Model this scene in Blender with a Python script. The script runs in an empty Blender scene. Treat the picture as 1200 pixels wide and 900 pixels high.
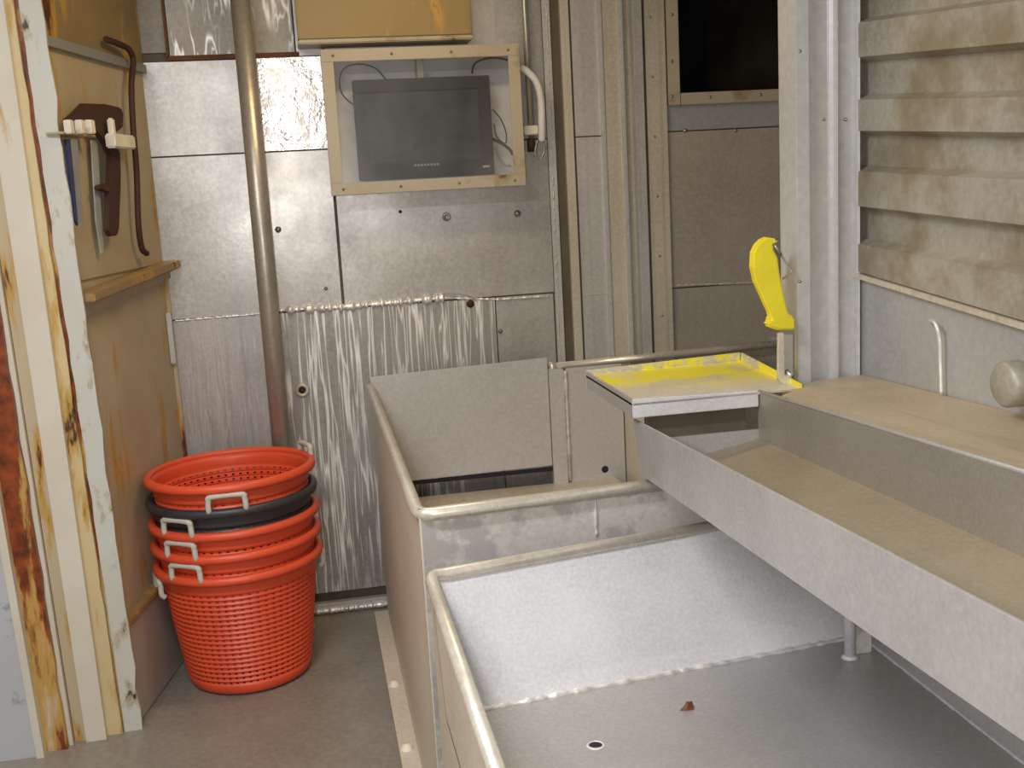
import bpy, bmesh, math, random
from mathutils import Vector, Matrix, noise
random.seed(4)
C = bpy.context.scene.collection
SC = bpy.context.scene
PI = math.pi

# ------------------------------------------------------------------ camera
F, CX, CY, H = 1300.0, 600.0, 450.0, 1.35
_d = Vector((400, 7250, F)).normalized()
AZ = -_d
AY = Vector((-250, -220, F)); AY -= AY.dot(AZ) * AZ; AY.normalize()
AX = AY.cross(AZ)
M3 = Matrix((AX, AY, AZ))                   # camera axes (x right, y down, z ahead) -> world
CAM = Vector((0, 0, H))
cd = bpy.data.cameras.new('camera'); cam = bpy.data.objects.new('camera', cd); C.objects.link(cam)
cd.sensor_fit = 'HORIZONTAL'; cd.sensor_width = 36; cd.lens = F / 1200 * 36
cd.clip_start = 0.02
R = Matrix((M3 @ Vector((1, 0, 0)), M3 @ Vector((0, -1, 0)), M3 @ Vector((0, 0, -1)))).transposed()
cam.matrix_world = Matrix.Translation(CAM) @ R.to_4x4()
SC.camera = cam

# ------------------------------------------------------------------ world, lights, exposure
w = bpy.data.worlds.new('world'); SC.world = w; w.use_nodes = True
w.node_tree.nodes['Background'].inputs[0].default_value = (0.55, 0.55, 0.6, 1)
w.node_tree.nodes['Background'].inputs[1].default_value = 0.05
SC.view_settings.view_transform = 'Standard'; SC.view_settings.look = 'None'
SC.view_settings.gamma = 1; SC.view_settings.use_curve_mapping = False
SC.view_settings.exposure = 0.0

def light(name, kind, loc, energy, color, size=0.1, size_y=None, target=None):
    l = bpy.data.lights.new(name, kind); l.energy = energy; l.color = color
    if kind == 'AREA':
        l.shape = 'RECTANGLE'; l.size = size; l.size_y = size_y or size
    else:
        l.shadow_soft_size = size
    o = bpy.data.objects.new(name, l); C.objects.link(o); o.location = loc
    if target is not None:
        o.rotation_euler = (Vector(target) - Vector(loc)).to_track_quat('-Z', 'Y').to_euler()
    return o
light('camera_flash', 'POINT', (-0.07, 0.02, 1.37), 54, (1.0, 0.97, 0.95), 0.05)
LAMPS = [('warm', (0.30, 2.70, 2.265), 8, (1.0, 0.74, 0.40)),
         ('cool', (-0.55, 1.3, 2.265), 34, (0.97, 0.97, 1.0))]
for n, p, e, c in LAMPS:
    light(n + '_lamp_light', 'AREA', (p[0], p[1], p[2] - 0.03), e, c, 0.9 if n == 'cool' else 0.5, 0.14, (p[0], p[1], 0))

# pixel rays meeting the real planes of the room: used to place geometry at its own distance
def ray(px, py): return M3 @ Vector((px - CX, py - CY, F))
def onz(px, py, z): r = ray(px, py); return CAM + r * ((z - H) / r.z)
def ony(px, py, y): r = ray(px, py); return CAM + r * (y / r.y)
def onx(px, py, x): r = ray(px, py); return CAM + r * (x / r.x)

# ------------------------------------------------------------------ materials
def nt(name):
    m = bpy.data.materials.new(name); m.use_nodes = True
    t = m.node_tree; b = t.nodes['Principled BSDF']
    return m, t, b
def coords(t, scale=(1, 1, 1), rot=(0, 0, 0)):
    tc = t.nodes.new('ShaderNodeTexCoord'); mp = t.nodes.new('ShaderNodeMapping')
    mp.inputs['Scale'].default_value = scale; mp.inputs['Rotation'].default_value = rot
    t.links.new(tc.outputs['Object'], mp.inputs['Vector']); return mp.outputs[0]
def nz(t, vec, scale, detail=4, rough=0.55, dist=0.0):
    n = t.nodes.new('ShaderNodeTexNoise'); n.inputs['Scale'].default_value = scale
    n.inputs['Detail'].default_value = detail; n.inputs['Roughness'].default_value = rough
    n.inputs['Distortion'].default_value = dist
    t.links.new(vec, n.inputs['Vector']); return n.outputs['Fac']
def ramp(t, fac, stops):
    r = t.nodes.new('ShaderNodeValToRGB'); e = r.color_ramp.elements
    while len(e) < len(stops): e.new(0.5)
    for k, (p, c) in enumerate(stops):
        e[k].position = p; e[k].color = (*c, 1) if len(c) == 3 else c
    t.links.new(fac, r.inputs[0]); return r.outputs[0]
def g(v): return (v, v, v)
def mixc(t, fac, a, b):
    m = t.nodes.new('ShaderNodeMix'); m.data_type = 'RGBA'
    for s, v in ((m.inputs[0], fac), (m.inputs[6], a), (m.inputs[7], b)):
        if isinstance(v, (tuple, list)): s.default_value = (*v, 1)
        elif isinstance(v, float): s.default_value = v
        else: t.links.new(v, s)
    return m.outputs[2]
def mathn(t, op, a, b):
    m = t.nodes.new('ShaderNodeMath'); m.operation = op
    for s, v in ((m.inputs[0], a), (m.inputs[1], b)):
        if isinstance(v, (int, float)): s.default_value = v
        else: t.links.new(v, s)
    return m.outputs[0]
def bump(t, b, fac, strength, dist=0.004):
    n = t.nodes.new('ShaderNodeBump'); n.inputs['Strength'].default_value = strength
    n.inputs['Distance'].default_value = dist
    t.links.new(fac, n.inputs['Height']); t.links.new(n.outputs[0], b.inputs['Normal'])
def link(t, a, b):
    t.links.new(a, b)

def metal(name, c0, c1, metallic=0.7, rough=(0.32, 0.5), blotch=2.5, fine=90, streak=0.0,
          brush=None, film=None, bumps=0.12):
    """worn sheet metal: blotches, fine speckle, vertical run-down streaks, grinder strokes, dried film"""
    m, t, b = nt(name)
    v = coords(t)
    big = nz(t, v, blotch, 5)
    col = ramp(t, big, [(0.3, c0), (0.7, c1)])
    sp = nz(t, v, fine, 2)
    col = mixc(t, ramp(t, sp, [(0.35, g(0)), (0.75, g(0.35))]), col, tuple(min(1, x * 1.35) for x in c1))
    rg = ramp(t, nz(t, v, blotch * 2.3, 4), [(0.3, g(rough[0])), (0.7, g(rough[1]))])
    if streak:
        sv = coords(t, (55, 55, 0.8))
        col = mixc(t, ramp(t, nz(t, sv, 1.2, 4), [(0.5, g(0)), (0.8, g(streak))]), col, tuple(x * 0.45 for x in c0))
    if brush:
        sv = coords(t, brush['scale'], brush.get('rot', (0, 0, 0)))
        n = nz(t, sv, 1.0, 1.5, 0.5, brush.get('dist', 0.4))
        wd = brush.get('width', 0.02)
        s1 = ramp(t, n, [(0.5 - wd, g(0)), (0.5, g(1)), (0.5 + wd, g(0))])
        n2 = nz(t, coords(t, tuple(x * 1.7 for x in brush['scale']), brush.get('rot', (0, 0, 0))), 1.0, 1, 0.5, 0.2)
        s2 = ramp(t, n2, [(0.42 - wd, g(0)), (0.42, g(0.8)), (0.42 + wd, g(0))])
        s = mathn(t, 'MAXIMUM', s1, s2)
        mask = ramp(t, nz(t, v, brush.get('patch', 3.0), 2), [(brush.get('lo', 0.42), g(0)), (brush.get('lo', 0.42) + 0.13, g(1))])
        s = mathn(t, 'MULTIPLY', s, mask)
        col = mixc(t, s, col, brush.get('color', (0.9, 0.88, 0.85)))
        rg = mixc(t, s, rg, g(0.3))
    if film:
        fm = ramp(t, nz(t, v, film.get('scale', 5), 6, 0.65), [(film.get('lo', 0.45), g(0)), (film.get('hi', 0.6), g(film.get('amt', 0.8)))])
        if 'grad' in film:
            sp_ = t.nodes.new('ShaderNodeSeparateXYZ'); t.links.new(v, sp_.inputs[0])
            y_ = mathn(t, 'ADD', sp_.outputs[1], mathn(t, 'MULTIPLY', mathn(t, 'SUBTRACT', nz(t, v, 9, 4), 0.5), 0.25))
            gr_ = ramp(t, mathn(t, 'ADD', mathn(t, 'MULTIPLY', y_, film['grad'][0]), film['grad'][1]), [(0.2, g(0)), (0.6, g(1))])
            fm = mathn(t, 'MULTIPLY', fm, gr_)
        col = mixc(t, fm, col, film['color'])
        rg = mixc(t, fm, rg, g(0.65))
    link(t, col, b.inputs['Base Color'])
    link(t, rg, b.inputs['Roughness'])
    b.inputs['Metallic'].default_value = metallic
    if bumps: bump(t, b, mathn(t, 'ADD', big, mathn(t, 'MULTIPLY', sp, 0.15)), bumps, 0.01)
    return m

def painted(name, base, rust=0.0, rust_col=(0.16, 0.035, 0.008), ochre=(0.5, 0.28, 0.05), rough=0.45, stretch=(6, 6, 1.6), dirt=0.25):
    """chipped marine paint over rusting steel"""
    m, t, b = nt(name)
    v = coords(t)
    col = mixc(t, ramp(t, nz(t, v, 3, 5), [(0.35, g(0)), (0.75, g(dirt))]), base, tuple(x * y for x, y in zip(base, (0.6, 0.5, 0.32))))
    sv = coords(t, stretch)
    n = nz(t, sv, 1.4, 7, 0.62)
    if rust:
        k = 0.72 - 0.42 * rust
        col = mixc(t, ramp(t, n, [(k - 0.06, g(0)), (k, g(0.9))]), col, ochre)
        rc = ramp(t, nz(t, v, 30, 4), [(0.35, tuple(x * 0.35 for x in rust_col)), (0.65, rust_col)])
        col = mixc(t, ramp(t, n, [(k + 0.02, g(0)), (k + 0.06, g(1))]), col, rc)
    link(t, col, b.inputs['Base Color'])
    b.inputs['Roughness'].default_value = rough
    bump(t, b, n, 0.25, 0.004)
    return m
def plain(name, c, rough=0.5, metallic=0.0, var=0.15, scale=12, spec=None):
    m, t, b = nt(name)
    v = coords(t)
    link(t, ramp(t, nz(t, v, scale, 4), [(0.3, tuple(x * (1 - var) for x in c)), (0.7, tuple(min(1, x * (1 + var)) for x in c))]), b.inputs['Base Color'])
    b.inputs['Roughness'].default_value = rough; b.inputs['Metallic'].default_value = metallic
    return m
def glass(name, tint=(1, 1, 1), refl=0.12, rough=0.03):
    m, t, b = nt(name); t.nodes.remove(b)
    tr = t.nodes.new('ShaderNodeBsdfTransparent'); tr.inputs[0].default_value = (*tint, 1)
    gl = t.nodes.new('ShaderNodeBsdfGlossy'); gl.inputs['Roughness'].default_value = rough
    mx = t.nodes.new('ShaderNodeMixShader')
    n = nz(t, coords(t), 7, 5)
    r = ramp(t, n, [(0.3, g(refl * 0.6)), (0.75, g(refl * 1.5))])
    link(t, r, mx.inputs[0]); link(t, tr.outputs[0], mx.inputs[1]); link(t, gl.outputs[0], mx.inputs[2])
    link(t, mx.outputs[0], t.nodes['Material Output'].inputs[0]); return m

WALLC = ((0.345, 0.332, 0.315), (0.545, 0.525, 0.50))
MT = {}
MT['wall'] = metal('brushed_wall_sheet', *WALLC, metallic=0.55, rough=(0.3, 0.46), streak=0.12, bumps=0.08)
MT['wall_shiny'] = metal('bright_wall_sheet', (0.5, 0.48, 0.45), (0.72, 0.70, 0.67), metallic=0.85, rough=(0.12, 0.42), bumps=0.8, blotch=7)
MT['wall_mid'] = metal('smooth_wall_sheet', *WALLC, metallic=0.6, rough=(0.28, 0.4), streak=0.08, bumps=0.1)
MT['wall_low'] = metal('streaked_wall_sheet', (0.36, 0.34, 0.325), (0.48, 0.455, 0.43), metallic=0.5, rough=(0.4, 0.55), streak=0.5,
                       brush=dict(scale=(50, 50, 2.2), width=0.03, patch=4.0, dist=0.1, color=(0.62, 0.6, 0.58)))
MT['wall_brush'] = metal('ground_wall_sheet', (0.26, 0.25, 0.24), (0.40, 0.385, 0.365), metallic=0.4, rough=(0.35, 0.5), streak=0.35,
                         brush=dict(scale=(36, 36, 1.7), width=0.044, patch=3.6, dist=0.12, lo=0.38, color=(1.0, 0.99, 0.97)))
MT['wall_dark'] = metal('dark_wall_sheet', (0.15, 0.135, 0.115), (0.24, 0.215, 0.18), metallic=0.4, rough=(0.4, 0.55))
MT['dark_brush'] = metal('dark_ground_sheet', (0.19, 0.175, 0.15), (0.30, 0.275, 0.24), metallic=0.4, rough=(0.35, 0.5),
                         brush=dict(scale=(30, 30, 5), rot=(0, 0.3, 0), width=0.045, patch=5, dist=0.2, color=(0.62, 0.6, 0.57)))
MT['tan_metal'] = metal('tan_streaked_steel', (0.47, 0.415, 0.32), (0.64, 0.585, 0.48), metallic=0.3, rough=(0.4, 0.55), streak=0.3)
MT['grey_metal'] = metal('grey_steel', (0.45, 0.435, 0.42), (0.58, 0.565, 0.545), metallic=0.35, rough=(0.38, 0.5), streak=0.2)
MT['part_wall'] = metal('partition_sheet', (0.37, 0.335, 0.275), (0.48, 0.44, 0.37), metallic=0.35, rough=(0.4, 0.5), streak=0.15)
MT['blue_grey'] = metal('blue_grey_sheet', (0.33, 0.34, 0.34), (0.42, 0.43, 0.43), metallic=0.4, rough=(0.45, 0.55))
MT['groove'] = plain('dark_groove', (0.10, 0.08, 0.055), 0.7)
MT['galv'] = metal('galvanised_tub', (0.54, 0.54, 0.555), (0.70, 0.70, 0.715), metallic=0.12, rough=(0.38, 0.55), blotch=3.5, fine=160, bumps=0.15)
MT['galv_floor'] = metal('galvanised_tub_floor', (0.40, 0.40, 0.40), (0.50, 0.50, 0.50), metallic=0.55, rough=(0.38, 0.5), blotch=2, fine=150, bumps=0.1)
MT['hop'] = metal('hopper_plate', (0.56, 0.54, 0.50), (0.72, 0.70, 0.66), metallic=0.35, rough=(0.4, 0.55), blotch=4, bumps=0.1,
                  film=dict(color=(0.40, 0.39, 0.375), scale=7, lo=0.5, hi=0.57, amt=0.75))
MT['hop_side'] = metal('hopper_side_plate', (0.60, 0.52, 0.40), (0.70, 0.62, 0.50), metallic=0.1, rough=(0.45, 0.55), streak=0.15)
MT['hop_back'] = metal('hopper_back_plate', (0.52, 0.515, 0.51), (0.60, 0.595, 0.59), metallic=0.35, rough=(0.36, 0.46), blotch=1.6)
MT['rim'] = metal('rim_pipe', (0.60, 0.55, 0.46), (0.78, 0.73, 0.63), metallic=0.5, rough=(0.25, 0.4), blotch=9)
MT['chute'] = metal('chute_plate', (0.38, 0.375, 0.36), (0.49, 0.48, 0.465), metallic=0.4, rough=(0.4, 0.55), blotch=4, fine=140)
MT['chute_in'] = metal('chute_bed', (0.27, 0.225, 0.155), (0.37, 0.315, 0.23), metallic=0.35, rough=(0.4, 0.55), blotch=3, fine=140)  # browner base than the outer chute plate
MT['chute_ledge'] = metal('warm_lit_ledge', (0.40, 0.325, 0.215), (0.54, 0.45, 0.31), metallic=0.2, rough=(0.4, 0.55), blotch=3, fine=140)  # lighter, warmer tan: overhead lamp light put into the ledge's base colour
MT['chute_wall'] = metal('chute_inner_wall', (0.27, 0.245, 0.20), (0.35, 0.32, 0.27), metallic=0.4, rough=(0.4, 0.5), blotch=3, fine=140)
MT['tray'] = metal('splashed_tray', (0.56, 0.50, 0.38), (0.70, 0.65, 0.54), metallic=0.25, rough=(0.4, 0.55),
                   film=dict(color=(0.80, 0.72, 0.02), scale=10, lo=0.36, hi=0.52, amt=0.95, grad=(2.6, 0.42)))
MT['tray_back'] = metal('splashed_tray_back', (0.50, 0.46, 0.38), (0.62, 0.58, 0.48), metallic=0.25, rough=(0.4, 0.55),
                   film=dict(color=(0.86, 0.78, 0.02), scale=9, lo=0.48, hi=0.55, amt=0.9))
MT['post'] = metal('post_steel', (0.46, 0.46, 0.455), (0.56, 0.56, 0.55), metallic=0.3, rough=(0.4, 0.5), blotch=3, fine=60)
MT['corr'] = metal('stained_corrugated_sheet', (0.30, 0.275, 0.22), (0.43, 0.405, 0.345), metallic=0.25, rough=(0.45, 0.6), blotch=4,
                   film=dict(color=(0.21, 0.165, 0.085), scale=5, lo=0.44, hi=0.62, amt=0.75))
MT['rwall'] = metal('right_flat_sheet', (0.38, 0.38, 0.375), (0.47, 0.47, 0.465), metallic=0.4, rough=(0.38, 0.5), blotch=3)
MT['weld'] = metal('weld_bead', (0.75, 0.73, 0.70), (0.92, 0.90, 0.87), metallic=0.55, rough=(0.3, 0.45), blotch=40)
MT['bolt'] = plain('bolt_steel', (0.35, 0.33, 0.29), 0.35, 0.8)
MT['hole'] = plain('hole_dark', (0.012, 0.012, 0.02), 0.8)
MT['pole'] = metal('pole_steel', (0.36, 0.33, 0.28), (0.46, 0.42, 0.36), metallic=0.6, rough=(0.3, 0.42), blotch=6)
MT['cream'] = painted('cream_paint', (0.52, 0.43, 0.285), 0.24, dirt=0.6)
MT['cream_up'] = painted('ochre_paint', (0.30, 0.215, 0.09), 0.28, dirt=0.6)
MT['white_j'] = painted('chipped_white_paint', (0.58, 0.58, 0.53), 0.27, stretch=(14, 14, 6), ochre=(0.42, 0.36, 0.24), rust_col=(0.06, 0.03, 0.015))
MT['white_b'] = painted('smooth_cream_white_paint', (0.68, 0.64, 0.54), 0.16, dirt=0.4)
MT['yellow_j'] = painted('yellowed_paint', (0.62, 0.50, 0.28), 0.42, stretch=(12, 12, 2.2), ochre=(0.48, 0.28, 0.05), rust_col=(0.09, 0.03, 0.01))
MT['rusty'] = painted('rust_eaten_paint', (0.60, 0.52, 0.38), 0.72, rust_col=(0.30, 0.06, 0.010), stretch=(6, 6, 1.1))
MT['tan_j'] = painted('tan_stained_paint', (0.52, 0.43, 0.28), 0.42, stretch=(14, 14, 2))
MT['plank'] = painted('blue_white_paint', (0.50, 0.52, 0.56), 0.12, rust_col=(0.02, 0.02, 0.03), ochre=(0.2, 0.2, 0.23), stretch=(5, 5, 6))
MT['rust'] = painted('rusted_iron', (0.055, 0.018, 0.008), 0.0, rough=0.7)
MT['brown_gap'] = plain('rust_joint', (0.13, 0.05, 0.018), 0.8)
MT['ledge'] = painted('grimy_ledge_paint', (0.33, 0.22, 0.10), 0.3)
MT['grey_edge'] = painted('grey_edge_paint', (0.26, 0.26, 0.25), 0.1)
MT['plinth'] = painted('plinth_paint', (0.42, 0.39, 0.34), 0.1)
MT['floor'] = metal('wet_deck', (0.17, 0.15, 0.12), (0.29, 0.265, 0.225), metallic=0.1, rough=(0.28, 0.5), blotch=2.2, fine=60, bumps=0.15)
MT['ceil'] = plain('ceiling_paint', (0.55, 0.53, 0.49), 0.6)
MT['box'] = painted('ochre_box_paint', (0.31, 0.22, 0.075), 0.08, dirt=0.4)
MT['encl'] = painted('dirty_cream_enclosure', (0.47, 0.42, 0.325), 0.22, rust_col=(0.22, 0.14, 0.06), ochre=(0.34, 0.27, 0.15), dirt=0.55, stretch=(5, 5, 5))
MT['encl_in'] = plain('enclosure_inside', (0.78, 0.77, 0.76), 0.4)
MT['pane'] = glass('acrylic_pane', (0.93, 0.93, 0.93), 0.10, 0.12)
MT['wpane'] = glass('dark_window_pane', (0.5, 0.47, 0.42), 0.04, 0.05)
MT['niche'] = plain('dark_room_beyond', (0.035, 0.024, 0.014), 0.9)
MT['mon'] = plain('monitor_plastic', (0.035, 0.036, 0.04), 0.45)
MT['screen'] = plain('monitor_screen', (0.055, 0.06, 0.07), 0.38, var=0.4, scale=14)
MT['silver'] = plain('silver_print', (0.55, 0.55, 0.55), 0.4)
MT['cable'] = plain('cable_black', (0.03, 0.03, 0.035), 0.5)
MT['cable_w'] = plain('cable_grey', (0.45, 0.45, 0.43), 0.5)
MT['hose'] = plain('hose_white', (0.66, 0.65, 0.62), 0.45)
MT['orange'] = plain('orange_plastic', (0.72, 0.085, 0.03), 0.42, var=0.1, scale=5)
MT['blackp'] = plain('black_plastic', (0.035, 0.037, 0.042), 0.42)
MT['handle'] = plain('grey_white_rope', (0.55, 0.54, 0.47), 0.6)
MT['yellow'] = plain('yellow_plastic', (0.84, 0.72, 0.03), 0.45, var=0.08)
MT['steel'] = plain('bright_steel', (0.62, 0.62, 0.64), 0.28, 0.85)
MT['palesteel'] = plain('pale_tool_steel', (0.45, 0.47, 0.45), 0.45, 0.3)
MT['bluep'] = plain('navy_edge', (0.03, 0.04, 0.13), 0.4)
MT['whitep'] = plain('white_plastic', (0.78, 0.72, 0.58), 0.5)
MT['flake'] = plain('brown_flake', (0.16, 0.05, 0.015), 0.5, var=0.4)
MT['lampb'] = plain('lamp_housing', (0.6, 0.6, 0.58), 0.5)

# ------------------------------------------------------------------ mesh helpers
ORG = {}                                    # world origin of each object's local frame
def V(*a): return Vector(a)
def nb(): return bmesh.new()
def quad(bm, pts):
    vs = [bm.verts.new(p) for p in pts]; bm.faces.new(vs); return vs
def prism(bm, base, off):
    """closed solid from a planar polygon and an offset vector"""
    off = Vector(off); base = [Vector(p) for p in base]
    a = [bm.verts.new(p) for p in base]; b = [bm.verts.new(p + off) for p in base]
    n = len(a); fs = [bm.faces.new(a[::-1]), bm.faces.new(b)]
    for i in range(n): fs.append(bm.faces.new((a[i], a[(i + 1) % n], b[(i + 1) % n], b[i])))
    return fs
def box(bm, x0, x1, y0, y1, z0, z1):
    return prism(bm, [(x0, y0, z0), (x1, y0, z0), (x1, y1, z0), (x0, y1, z0)], (0, 0, z1 - z0))
def tube(bm, pts, r, n=10, caps=True):
    pts = [Vector(p) for p in pts]; rings = []
    rr = r if isinstance(r, (list, tuple)) else [r] * len(pts)
    up = None
    for i, p in enumerate(pts):
        t = ((pts[i + 1] - p) if i == 0 else (p - pts[i - 1]) if i == len(pts) - 1 else (pts[i + 1] - pts[i - 1])).normalized()
        if up is None:
            up = Vector((0, 0, 1)) if abs(t.z) < 0.9 else Vector((1, 0, 0))
        s = t.cross(up).normalized(); up = s.cross(t).normalized()
        rings.append([bm.verts.new(p + (s * math.cos(2 * PI * k / n) + up * math.sin(2 * PI * k / n)) * rr[i]) for k in range(n)])
    for a, b in zip(rings, rings[1:]):
        for k in range(n):
            f = bm.faces.new((a[k], a[(k + 1) % n], b[(k + 1) % n], b[k])); f.smooth = True
    if caps: bm.faces.new(rings[0][::-1]); bm.faces.new(rings[-1])
def spline(pts, k=8):
    pts = [Vector(p) for p in pts]; out = []
    P = [pts[0]] + pts + [pts[-1]]
    for i in range(1, len(P) - 2):
        for j in range(k):
            t = j / k; a, b, c, d = P[i - 1], P[i], P[i + 1], P[i + 2]
            out.append(0.5 * ((2 * b) + (c - a) * t + (2 * a - 5 * b + 4 * c - d) * t * t + (3 * b - a - 3 * c + d) * t ** 3))
    out.append(pts[-1]); return out
def lathe(bm, prof, c, n=32, axis='z', close=False):
    """revolve (radius, height) points about an axis through c"""
    c = Vector(c); rings = []
    def at(r, h, a):
        u, v = r * math.cos(a), r * math.sin(a)
        return c + (V(u, v, h) if axis == 'z' else V(u, h, v) if axis == 'y' else V(h, u, v))
    for r, h in prof:
        rings.append([bm.verts.new(at(max(r, 1e-5), h, 2 * PI * k / n)) for k in range(n)])
    pr = list(zip(rings, rings[1:])) + ([(rings[-1], rings[0])] if close else [])
    for a, b in pr:
        for k in range(n):
            f = bm.faces.new((a[k], a[(k + 1) % n], b[(k + 1) % n], b[k])); f.smooth = True
def bevel(bm, w, seg=2, angle=0.6):
    es = [e for e in bm.edges if len(e.link_faces) == 2 and e.calc_face_angle(0) > angle]
    bmesh.ops.bevel(bm, geom=es, offset=w, segments=seg, affect='EDGES', clamp_overlap=True)

def obj(name, bm, mat, parent=None, bev=0.0, label=None, kind=None):
    bmesh.ops.recalc_face_normals(bm, faces=bm.faces[:])
    if bev: bevel(bm, bev)
    me = bpy.data.meshes.new(name)
    if parent is not None: o0 = ORG[parent]
    else:
        xs = [v.co for v in bm.verts]
        lo = V(*(min(c[i] for c in xs) for i in range(3))); hi = V(*(max(c[i] for c in xs) for i in range(3)))
        o0 = V((lo.x + hi.x) / 2, (lo.y + hi.y) / 2, lo.z)
    for v in bm.verts: v.co -= o0
    bm.to_mesh(me); bm.free()
    o = bpy.data.objects.new(name, me); C.objects.link(o)
    me.materials.append(MT[mat] if isinstance(mat, str) else mat)
    if parent is not None: o.parent = parent
    else: o.location = o0
    ORG[o] = o0
    if label: o['label'] = label
    if kind: o['kind'] = kind
    return o
def thing(name, loc, label, cat, group=None):
    o = bpy.data.objects.new(name, None); C.objects.link(o); o.location = loc; o.empty_display_size = 0.1
    ORG[o] = Vector(loc); o['label'] = label; o['category'] = cat
    if group: o['group'] = group
    return o
def tag(o, label, cat, group=None):
    o['label'] = label; o['category'] = cat
    if group: o['group'] = group
    return o
def struct(name, bm, mat, label=None, bev=0.0):
    return obj(name, bm, mat, None, bev, label, 'structure')

YB = 3.549                                   # face of the rear wall sheets
def WX(px, py): return ony(px, py, YB).x
def WZ(px, py): return ony(px, py, YB).z

# ------------------------------------------------------------------ room shell
ZC = 2.3
bm = nb(); box(bm, -2.2, 1.9, -1.6, 3.75, -0.08, 0.0)
struct('floor', bm, 'floor', 'dark wet brown-grey deck floor')
bm = nb(); box(bm, -2.2, 1.9, -1.6, 4.3, ZC, ZC + 0.06)
struct('ceiling', bm, 'ceil', 'low painted deckhead above the work space')
bm = nb(); box(bm, -2.2, 1.9, -1.66, -1.6, 0, ZC)
struct('wall_front', bm, 'ceil', 'painted bulkhead behind the viewer')

# rear wall with individual metal sheets
XL = -0.43
XP0, XP1 = WX(641, 150), WX(780, 200)
wx0 = WX(790, 60); wz0 = WZ(855, 107)
XR = 1.9
bm = nb()
box(bm, XL - 0.35, XP1, YB + 0.006, YB + 0.09, 0, ZC)
box(bm, XP1, XR, YB + 0.006, YB + 0.09, 0, wz0)
box(bm, XP1, wx0, YB + 0.006, YB + 0.09, wz0, ZC)
wall = struct('wall_back', bm, 'groove', 'rear bulkhead clad in scuffed metal sheets')
def sheet(x0, x1, z0, z1, mat, dy0=0.0, dy1=0.0, name='wall_panel', label=None, gap=0.0025, th=0.006, bulge=0.0):
    """one cladding sheet; dy0 / dy1 lift its bottom / top edge off the wall; bulge buckles it"""
    bm = nb(); nx, nzv = 6, 8
    x0 += gap; x1 -= gap; z0 += gap; z1 -= gap
    gr = []
    for j in range(nzv + 1):
        row = []
        for i in range(nx + 1):
            u, v = i / nx, j / nzv
            y = YB - (dy0 + (dy1 - dy0) * v) - bulge * math.sin(PI * u) * math.sin(PI * v)
            row.append(bm.verts.new((x0 + (x1 - x0) * u, y, z0 + (z1 - z0) * v)))
        gr.append(row)
    for j in range(nzv):
        for i in range(nx):
            f = bm.faces.new((gr[j][i], gr[j][i + 1], gr[j + 1][i + 1], gr[j + 1][i])); f.smooth = True
    # folded edges back to the wall
    rim = [gr[0][i] for i in range(nx + 1)] + [gr[j][nx] for j in range(1, nzv + 1)] + [gr[nzv][i] for i in range(nx - 1, -1, -1)] + [gr[j][0] for j in range(nzv - 1, 0, -1)]
    bk = [bm.verts.new((v.co.x, YB + th, v.co.z)) for v in rim]
    ft = [bm.verts.new(v.co) for v in rim]
    for i in range(len(rim)):
        j = (i + 1) % len(rim); bm.faces.new((ft[i], bk[i], bk[j], ft[j]))
    return obj(name, bm, mat, wall, label=label)
zt = WZ(250, 65); z1 = WZ(275, 180); z2 = WZ(400, 361)
xa = WX(197, 50); xb = WX(345, 45); xc = WX(300, 120); xd = WX(384, 120); xe = WX(397, 300); xf = WX(332, 480); xg = WX(584, 420)
sheet(XL, xa, zt + 0.01, ZC, 'wall_dark', label='dark unpolished sheet')
sheet(xa, xb, zt, ZC, 'dark_brush', 0.004, 0.004, label='dark sheet with bright grinder swirls')
bm = nb(); box(bm, xa - 0.004, xb + 0.01, YB - 0.008, YB + 0.005, zt - 0.012, zt + 0.002); obj('joint', bm, 'brown_gap', wall, label='rust brown joint')
bm = nb(); box(bm, xa - 0.008, xa, YB - 0.008, YB + 0.005, zt, ZC); obj('joint', bm, 'brown_gap', wall, label='rust brown joint')
sheet(XL, xc, z1, zt - 0.012, 'wall')
sheet(xc, xd, z1, zt - 0.012, 'wall_shiny', 0.0, 0.014, bulge=0.003)
sheet(xb, xd, zt - 0.012, ZC, 'wall')
sheet(XL, xe, z2, z1, 'wall_mid', bulge=0.004)
sheet(xd if xd > xe else xe, XP0, z2, z1, 'wall', bulge=0.003)
sheet(xd, XP0, z1, ZC, 'wall')
sheet(XL, xf, 0.0, z2, 'wall_low', label='sheet with vertical grey streaks')
sheet(xf, xg, 0.06, z2, 'wall_brush', 0.003, 0.003, label='sheet covered in bright grinder strokes')
sheet(xg, WX(653, 430), 0.0, z2, 'wall')
# weld bead along the top of the ground sheet
def bead(pts, r, name, parent, mat='weld', jitter=0.5, n=6, step=0.006):
    bm = nb(); P = []
    for a, b in zip(pts, pts[1:]):
        a, b = Vector(a), Vector(b); k = max(2, int((b - a).length / step))
        P += [a.lerp(b, i / k) for i in range(k)]
    P.append(Vector(pts[-1]))
    tube(bm, P, [r * (1 + jitter * random.uniform(-1, 1)) for _ in P], n)
    return obj(name, bm, mat, parent)
bead([ony(325, 364, YB - 0.004), ony(400, 360, YB - 0.004), ony(470, 354, YB - 0.004), ony(520, 349, YB - 0.004)], 0.011, 'weld_bead', wall, jitter=0.75)
bead([ony(205, 376, YB - 0.001), ony(325, 366, YB - 0.001)], 0.004, 'weld_bead', wall)
bead([ony(520, 349, YB - 0.003), ony(583, 351, YB - 0.003), ony(643, 347, YB - 0.003)], 0.0035, 'weld_bead', wall)
bead([ony(640, 5, YB - 0.001), ony(656, 420, YB - 0.001)], 0.0035, 'weld_bead', wall, mat='wall')
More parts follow.
